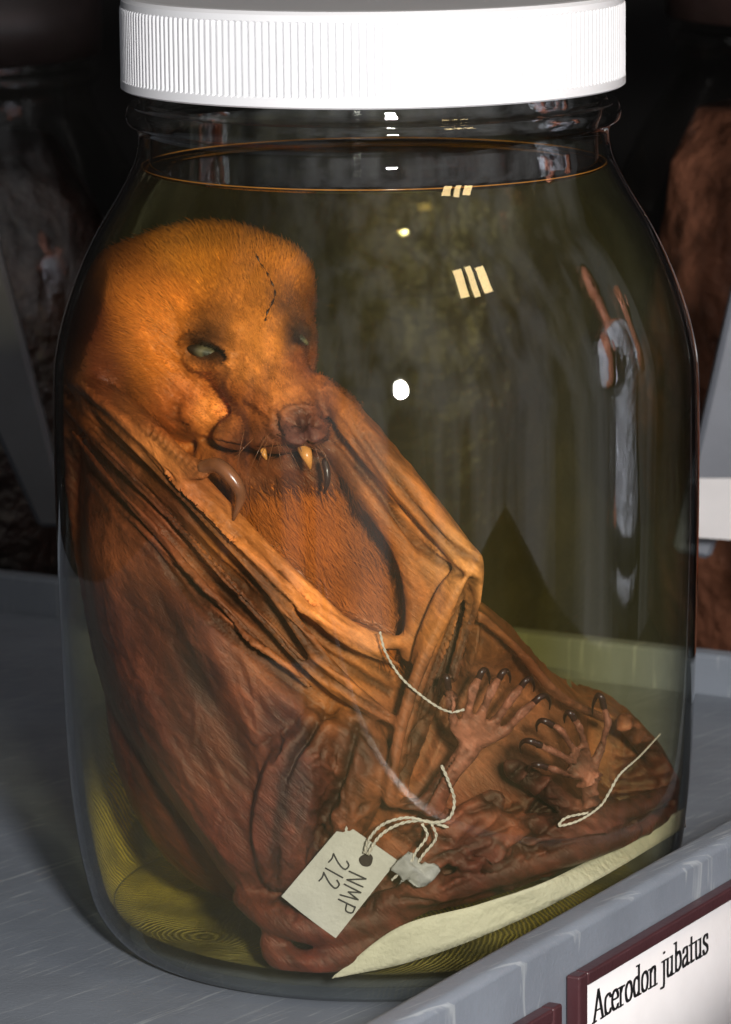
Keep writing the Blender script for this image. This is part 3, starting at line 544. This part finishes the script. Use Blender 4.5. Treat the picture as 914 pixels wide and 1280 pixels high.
# ================================================================ SHELF
u=np.array([.495,.869,0]); u/=np.linalg.norm(u); nn_=np.array([u[1],-u[0],0]); zz=np.array([0,0,1.])
def W(a,b,c): return u*a+nn_*b+zz*c
def box(mb,a0,a1,b0,b1,c0,c1):
    v=[W(a,b_,c) for a in (a0,a1) for b_ in (b0,b1) for c in (c0,c1)]
    mb.add(v,[(0,1,3,2),(4,6,7,5),(0,4,5,1),(2,3,7,6),(0,2,6,4),(1,5,7,3)])
steel=simple('shelf_steel',(124,131,142),.42,.10,3,.15,90)
def scratch(m):
    N=m.node_tree.nodes; L=m.node_tree.links; b=N['Principled BSDF']; tc=N.new('ShaderNodeTexCoord'); mp=N.new('ShaderNodeMapping'); mp.inputs['Rotation'].default_value=(0,0,.5); mp.inputs['Scale'].default_value=(1,5,1); L.new(tc.outputs['Object'],mp.inputs[0])
    n=N.new('ShaderNodeTexNoise'); n.inputs['Scale'].default_value=3; n.inputs['Detail'].default_value=10; n.inputs['Roughness'].default_value=.8; L.new(mp.outputs[0],n.inputs['Vector'])
    r=N.new('ShaderNodeMapRange'); r.inputs[1].default_value=.35; r.inputs[2].default_value=.7; r.inputs[3].default_value=.32; r.inputs[4].default_value=.55; L.new(n.outputs['Fac'],r.inputs[0]); L.new(r.outputs[0],b.inputs['Roughness'])
    m1=N.new('ShaderNodeMapping'); m1.inputs['Rotation'].default_value=(0,0,-.9); L.new(tc.outputs['Object'],m1.inputs[0])
    mp2=N.new('ShaderNodeMapping'); mp2.inputs['Scale'].default_value=(1.2,26,1); L.new(m1.outputs[0],mp2.inputs[0])
    n2=N.new('ShaderNodeTexNoise'); n2.inputs['Scale'].default_value=2.2; n2.inputs['Detail'].default_value=6; n2.inputs['Distortion'].default_value=1.2; L.new(mp2.outputs[0],n2.inputs['Vector'])
    r2=N.new('ShaderNodeMapRange'); r2.inputs[1].default_value=.60; r2.inputs[2].default_value=.68; r2.inputs[3].default_value=0; r2.inputs[4].default_value=.45; L.new(n2.outputs['Fac'],r2.inputs[0])
    mx=N.new('ShaderNodeMix'); mx.data_type='RGBA'; src=b.inputs['Base Color'].links[0].from_socket; L.new(r2.outputs[0],mx.inputs['Factor']); L.new(src,mx.inputs['A']); mx.inputs['B'].default_value=(.5,.53,.55,1); L.new(mx.outputs['Result'],b.inputs['Base Color'])
scratch(steel)
OFF=1.05
shelf=empty('metal_shelf',tuple(W(0,0,-.02)),'grey painted steel shelf with raised front lip','shelf')
def shelfpart(name,boxes,bev=.012,m=steel,par=None):
    mb=MB()
    for b_ in boxes: box(mb,*b_)
    o=obj(name,mb.mesh(name),[m],smooth=True)
    if bev: 
        q=o.modifiers.new('b','BEVEL'); q.width=bev; q.segments=3; q.limit_method='ANGLE'
        o.modifiers.new('w','WEIGHTED_NORMAL')
    keep(o,par or shelf); return o
shelfpart('shelf_deck',[(-5,3.3,-6,OFF-.012,-.06,0)])
shelfpart('front_lip',[(-5,9,OFF-.01,OFF+.10,-.62,.40)],.03)
shelfpart('end_lip',[(3.303,3.40,-6,OFF-.012,-.10,.16)],.02)
def onlip(px_,py_,b_):
    d=rays(px_,py_)[0]; t=(b_-C@nn_)/(d@nn_); p=C+d*t; return p@u,p[2]
FB=OFF+.103
a0,c0=onlip(707,1219,FB)
maroon=simple('maroon_plastic',(70,40,44),.35,.12,8,.1,60)
cardm=simple('label_card',(212,209,211),.6,.03,8,.1,60)
def holder(a0,c0,wid,hgt,lab):
    hd=empty('label_holder',tuple(W(a0,FB,c0)),lab,'label holder'); fw=.055
    shelfpart('frame',[(a0,a0+fw,FB,FB+.045,c0-hgt,c0),(a0+wid-fw,a0+wid,FB,FB+.045,c0-hgt,c0),(a0+fw+.001,a0+wid-fw-.001,FB,FB+.045,c0-.042,c0),(a0+fw+.001,a0+wid-fw-.001,FB,FB+.045,c0-hgt,c0-hgt+.042)],.008,maroon,hd)
    shelfpart('card',[(a0+fw-.01,a0+wid-fw+.01,FB+.002,FB+.012,c0-hgt+.03,c0-.03)],0,cardm,hd)
    return hd
h1=holder(a0,c0,2.3,.56,'maroon plastic label holder with printed species name on shelf lip')
b0,d0=onlip(686,1252,FB)
holder(b0-2.2,d0+.002,2.2,.56,'maroon plastic label holder with its card, beside the first')
G_={'A':(.72,[[(.05,0),(.33,.98)],[(.33,.98),(.62,0)],[(.17,.34),(.48,.34)],[(-.03,.01),(.16,.01)],[(.50,.01),(.74,.01)]]),
'c':(.46,[[(.40,.52),(.34,.62),(.22,.65),(.08,.55),(.04,.33),(.08,.10),(.22,.01),(.36,.05),(.42,.14)]]),
'e':(.48,[[(.06,.36),(.40,.36),(.38,.55),(.23,.65),(.09,.55),(.04,.33),(.09,.10),(.23,.01),(.36,.05),(.43,.14)]]),
'r':(.42,[[(.12,.62),(.12,0)],[(0,.62),(.12,.62)],[(0,.01),(.24,.01)],[(.14,.45),(.22,.60),(.34,.60)]]),
'o':(.52,[[(.24,.65),(.09,.55),(.04,.33),(.09,.10),(.24,.01),(.38,.10),(.43,.33),(.38,.55),(.24,.65)]]),
'd':(.55,[[(.38,.98),(.38,.02)],[(.26,.98),(.38,.98)],[(.38,.01),(.50,.01)],[(.36,.55),(.24,.64),(.10,.55),(.05,.33),(.10,.10),(.22,.02),(.36,.12)]]),
'n':(.58,[[(.11,.62),(.11,0)],[(0,.62),(.11,.62)],[(0,.01),(.22,.01)],[(.13,.50),(.25,.64),(.38,.60),(.41,.45),(.41,0)],[(.32,.01),(.52,.01)]]),
'j':(.30,[[(.16,.62),(.16,-.12),(.08,-.24),(-.04,-.22)],[(.04,.62),(.16,.62)],[(.15,.88),(.17,.90)]]),
'u':(.58,[[(.11,.62),(.11,.16),(.16,.03),(.28,.02),(.39,.14)],[(0,.62),(.11,.62)],[(.40,.62),(.40,0)],[(.29,.62),(.40,.62)],[(.40,.01),(.52,.01)]]),
'b':(.54,[[(.11,.98),(.11,.02)],[(0,.98),(.11,.98)],[(.13,.53),(.24,.64),(.38,.56),(.44,.33),(.38,.10),(.24,.01),(.12,.08)]]),
'a':(.50,[[(.06,.50),(.12,.62),(.26,.64),(.34,.54),(.35,.12),(.40,.02),(.48,.05)],[(.35,.38),(.16,.32),(.05,.20),(.08,.05),(.20,.02),(.34,.14)]]),
't':(.36,[[(.13,.85),(.13,.12),(.18,.02),(.30,.05)],[(0,.62),(.28,.62)]]),
's':(.42,[[(.33,.50),(.30,.62),(.18,.65),(.07,.56),(.08,.42),(.30,.26),(.34,.12),(.24,.01),(.10,.02),(.04,.16)]]),' ':(.28,[])}
def hexa(p,q,wx,wy):
    pts=sorted(set((c[0]+sx*wx,c[1]+sy*wy) for c in (p,q) for sx in (-1,1) for sy in (-1,1)))
    def half(pp):
        h=[]
        for c in pp:
            while len(h)>1 and (h[-1][0]-h[-2][0])*(c[1]-h[-2][1])-(h[-1][1]-h[-2][1])*(c[0]-h[-2][0])<=0: h.pop()
            h.append(c)
        return h
    return half(pts)[:-1]+half(pts[::-1])[:-1]
def write_serif(text,a_s,c_s,size,xs):
    mb=MB(); x=0; lv=0
    for ch in text:
        adv,st=G_[ch]
        for s_ in st:
            s2_=catmull(s_,3) if len(s_)>2 else np.array(s_)
            for p,q in zip(s2_[:-1],s2_[1:]):
                h_=hexa((p[0]+x,p[1]),(q[0]+x,q[1]),.068,.030); lv=(lv+1)%7
                v=[W(a_s+xx*size*xs,FB+.0135+lv*.00012,c_s+yy*size) for xx,yy in h_]; mb.add(v,[tuple(range(len(h_)))])
        x+=adv
    return mb,x
ta,tcz=onlip(742,1279,FB+.014); tb,_=onlip(886,1197,FB+.014)
_,wtot=write_serif('Acerodon jubatus',ta,tcz,.1,1)
size=.094; xs=(tb-ta)/(wtot*size); pink=simple('print_ink',(18,16,18),.5)
w1,x1=write_serif('Acerodon',ta,tcz,size,xs); x1+=.28
w2,_=write_serif('jubatus',ta+x1*size*xs,tcz,size,xs)
for w_ in (w1,w2): keep(obj('printed_word',w_.mesh('printed_word'),[pink],smooth=False),h1)
# ================================================================ SURROUNDINGS
darkg=simple('back_panel_dark',(16,13,13),.9,.4,1.5,.1)
mb=MB(); box(mb,-5,30,-12,-11.9,-8,14); box(mb,16,16.1,-11.8,12,-8,14)
obj('back_wall',mb.mesh('back_wall'),[darkg],kind='structure',smooth=False)
mb=MB(); box(mb,3.5,15.9,-11.8,6,-1.0,-.92); obj('rear_shelf',mb.mesh('rear_shelf'),[simple('rear_dark',(26,24,26),.7,.2)],smooth=False,label='dark steel rear shelf carrying more specimen jars',category='shelf')
mb=MB(); v=[(-40,-40,-9.2),(40,-40,-9.2),(40,40,-9.2),(-40,40,-9.2)]; mb.add(v,[(0,1,2,3)]); obj('floor',mb.mesh('floor'),[simple('floor_grey',(60,60,62),.7,.2)],kind='structure',smooth=False)
def plate(name,poly,y,thick,m,label,cat):
    a=np.array(poly,float); P=at_y(a[:,0],a[:,1],np.full(len(a),y)); n=len(P)
    v=np.vstack([P,P+[0,thick,0]]); f=[tuple(range(n)),tuple(range(2*n-1,n-1,-1))]+[(i,i+n,(i+1)%n+n,(i+1)%n) for i in range(n)]
    mb=MB(); mb.add(v,f); o=obj(name,mb.mesh(name),[m],smooth=False,label=label,category=cat); q=o.modifiers.new('b','BEVEL'); q.width=.02; return o
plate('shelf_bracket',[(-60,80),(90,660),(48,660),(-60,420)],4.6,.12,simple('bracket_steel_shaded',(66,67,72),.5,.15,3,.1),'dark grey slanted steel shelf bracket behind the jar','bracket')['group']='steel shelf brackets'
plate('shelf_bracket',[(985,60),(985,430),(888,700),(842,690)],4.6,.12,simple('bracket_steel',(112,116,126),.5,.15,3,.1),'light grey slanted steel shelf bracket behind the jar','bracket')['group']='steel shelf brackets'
bglass=glassmat('jar_glass_far',(.9,.9,.88),.045,.03,.2,2,.6)
def bgjar(x,y,z0,s,rgb,lidrgb,lab):
    e=empty('specimen_jar',(x,y,z0),lab,'jar'); e['group']='specimen jars on the shelves behind'
    mb=MB(); mb.add(*revolve(outer,64,cx=x,cy=y,z0=z0,sc_=s)); keep(obj('glass_body',mb.mesh('glass_body'),[bglass]),e)
    v,f=revolve([(0,.05),(.8,.05),(.92,.2),(.93,.6),(.93,1.1),(.93,1.7),(.8,2.1),(.66,2.3),(0,2.3)],48,cx=x,cy=y,z0=z0,sc_=s)
    ph=rng.uniform(0,6); aa=np.arctan2(v[:,1]-y,v[:,0]-x); wob=1-.14*np.abs(np.sin(aa*2+ph+v[:,2]*2)); v[:,0]=x+(v[:,0]-x)*wob; v[:,1]=y+(v[:,1]-y)*wob
    mb=MB(); mb.add(v,f); keep(obj('specimen',mb.mesh('specimen'),[simple('specimen_far',rgb,.35,.8,3.5,.8,6,bdist=.1)]),e)
    mb=MB(); mb.add(*revolve([(.72,2.66),(.77,2.67),(.77,2.95),(.73,2.97),(0,2.97)],48,cx=x,cy=y,z0=z0,sc_=s)); keep(obj('lid',mb.mesh('lid'),[simple('lid_far',lidrgb,.4)]),e)
bgjar(-2.15,7.2,-.91,1.15,(34,22,20),(26,20,20),'dark specimen jar with blackish brown contents on rear shelf')
bgjar(.1,8.2,-.91,1.2,(44,38,26),(34,30,30),'dark olive specimen jar on rear shelf')
bgjar(2.35,7.4,-.91,1.2,(124,80,62),(50,36,34),'specimen jar with pale brown contents on rear shelf')
bgjar(2.0,5.2,.0,.40,(132,62,36),(225,225,225),'small specimen jar with brown contents near shelf end')
bgjar(4.4,9.8,-.91,1.2,(60,32,28),(40,30,30),'dark specimen jar with brown contents on rear shelf')
mb=MB(); v=at_y([872,930,930,872],[598,598,676,672],4.2); v2=v+[0,.01,0]; mb.add(np.vstack([v,v2]),[(0,1,2,3),(7,6,5,4),(0,4,5,1),(1,5,6,2),(2,6,7,3),(3,7,4,0)])
obj('shelf_label',mb.mesh('shelf_label'),[cardm],smooth=False,label='blank white card label on bracket beside small jar',category='label')
# person standing beside the shelf, mirrored in the glass
PX,PY=14.0,1.2; body=MB()
def pt(l,r,mb=body,seg=14,flat=1): mb.add(*tube(np.array(l,float)+[PX,PY,0],np.array(r,float),seg=seg,n=5,flat=flat))
pt([(0,0,-1.5),(0,0,.5),(-.1,0,3),(0,0,5.2),(0,0,6.0),(-.1,0,7.0)],[1.5,1.35,1.6,1.7,.6,.62])
for sy in (-1,1): pt([(0,sy*.8,-1.2),(0,sy*.85,-5),(.1,sy*.85,-8.7),(-.4,sy*.85,-9.0),(-1.1,sy*.9,-9.05)],[.95,.65,.42,.4,.3])
pt([(0,-1.6,5.1),(-.4,-2.2,3.0),(-1.8,-1.8,2.6),(-2.6,-1.2,3.6)],[.6,.48,.38,.32])
pt([(0,1.6,5.1),(-.3,2.3,3.2),(-1.7,2.2,3.2),(-2.3,2.0,4.6)],[.6,.48,.38,.32])
for (hx,hy,hz) in ((-2.6,-1.2,3.6),(-2.3,2.0,4.6)):
    pt([(hx,hy,hz),(hx-.1,hy,hz+.6)],[.34,.42])
    for k in range(4): pt([(hx-.1,hy-.27+.18*k,hz+.6),(hx-.15,hy-.32+.22*k,hz+1.15),(hx-.35,hy-.32+.22*k,hz+1.45-.06*abs(k-1.5))],[.11,.1,.07],seg=8)
    pt([(hx,hy+.3,hz+.1),(hx-.1,hy+.6,hz+.5),(hx-.2,hy+.65,hz+.85)],[.13,.11,.08],seg=8)
v,f=ellipsoid((PX-.15,PY,7.9),(.95,.78,1.15)); body.add(v,f); v,f=ellipsoid((PX-1.12,PY,7.75),(.22,.15,.25)); body.add(v,f)
for sy in (-1,1): v,f=ellipsoid((PX,PY+sy*.8,7.8),(.2,.1,.3)); body.add(v,f)
pm=remesh(body.mesh('p'),.06,3)
person=obj('person',pm,[simple('person_skin',(190,120,95),.5,.08,3,.1)],label='person in white shirt and dark trousers raising both hands',category='person')
sh=MB(); pt([(0,0,-1.6),(0,0,.5),(-.1,0,3),(0,0,5.1),(0,0,5.7)],[1.62,1.5,1.75,1.85,.8],sh)
pt([(0,-1.6,5.1),(-.4,-2.25,3.0),(-1.2,-2.0,2.7)],[.72,.62,.56],sh); pt([(0,1.6,5.1),(-.3,2.35,3.2),(-1.1,2.25,3.2)],[.72,.62,.56],sh)
obj('shirt',remesh(sh.mesh('s'),.07,2),[simple('shirt_cloth',(205,210,225),.8,.25,1.2,.9,2.2,bdist=.5)],parent=person)
tr=MB(); pt([(0,0,-1.2),(0,0,-1.9)],[1.66,1.5],tr)
for sy in (-1,1): pt([(0,sy*.8,-1.4),(0,sy*.85,-5),(.1,sy*.85,-8.6)],[1.08,.78,.56],tr)
obj('trousers',remesh(tr.mesh('t'),.07,2),[simple('trouser_cloth',(36,38,46),.9,.1)],parent=person)
v,f=ellipsoid((PX+.1,PY,8.25),(1.0,.85,1.0)); k=(v[:,0]<PX-.55)&(v[:,2]<8.6); v[k,0]=PX-.5; hr=MB(); hr.add(v,f); obj('hair',hr.mesh('hair'),[simple('hair_brown',(50,36,28),.6,.2)],parent=person)
# ================================================================ LIGHT
w=bpy.data.worlds.new('World'); sc.world=w; w.use_nodes=True; N=w.node_tree.nodes; L=w.node_tree.links; bg=N['Background']
tc=N.new('ShaderNodeTexCoord'); dt=N.new('ShaderNodeVectorMath'); dt.operation='DOT_PRODUCT'; dt.inputs[1].default_value=(.62,-.78,.1); L.new(tc.outputs['Generated'],dt.inputs[0])
r=N.new('ShaderNodeMapRange'); r.inputs[1].default_value=-.3; r.inputs[2].default_value=.8; r.inputs[3].default_value=.03; r.inputs[4].default_value=1; L.new(dt.outputs['Value'],r.inputs[0])
mp=N.new('ShaderNodeMapping'); mp.inputs['Scale'].default_value=(4,4,.8); L.new(tc.outputs['Generated'],mp.inputs[0])
n=N.new('ShaderNodeTexNoise'); n.inputs['Scale'].default_value=1.7; n.inputs['Detail'].default_value=3; L.new(mp.outputs[0],n.inputs['Vector'])
cr_=N.new('ShaderNodeValToRGB'); cr_.color_ramp.elements[0].position=.40; cr_.color_ramp.elements[0].color=(.14,.14,.14,1); cr_.color_ramp.elements[1].position=.62; cr_.color_ramp.elements[1].color=(.66,.66,.68,1); L.new(n.outputs['Fac'],cr_.inputs[0])
vs=N.new('ShaderNodeVectorMath'); vs.operation='SCALE'; L.new(cr_.outputs[0],vs.inputs[0]); L.new(r.outputs[0],vs.inputs['Scale']); L.new(vs.outputs[0],bg.inputs['Color']); bg.inputs['Strength'].default_value=.85
def area(name,loc,tgt,sx,sy,power,color,shape='RECTANGLE'):
    l=bpy.data.lights.new(name,'AREA'); l.shape=shape; l.size=sx; l.size_y=sy; l.energy=power; l.color=color
    o=bpy.data.objects.new(name,l); sc.collection.objects.link(o); o.location=loc; o.rotation_euler=(Vector(tgt)-Vector(loc)).to_track_quat('-Z','Y').to_euler(); return o
area('flash_lamp',(1.9,-13.2,4.9),(0,0,1.4),1.2,1.2,2350,(1,.97,.93),'DISK')
area('ceiling_lamp',(3.45,-4.7,6.5),(0,0,2),.40,.9,18,(1,.72,.34))
area('ceiling_lamp',(3.90,-4.4,6.5),(0,0,2),.30,1.0,15,(1,.74,.36))
area('ceiling_lamp',(4.35,-4.1,6.5),(0,0,2),.40,.8,18,(1,.72,.34))
l=bpy.data.lights.new('person_fill_spot','SPOT'); l.energy=30000; l.spot_size=math.radians(60); l.spot_blend=.4; l.shadow_soft_size=.3  # added spot, no known source; brightens only the person for the reflection
o=bpy.data.objects.new('person_fill_spot',l); sc.collection.objects.link(o); o.location=(4.5,-5,10); o.rotation_euler=(Vector((PX,PY,3.2))-Vector(o.location)).to_track_quat('-Z','Y').to_euler()
print('verts',nv)
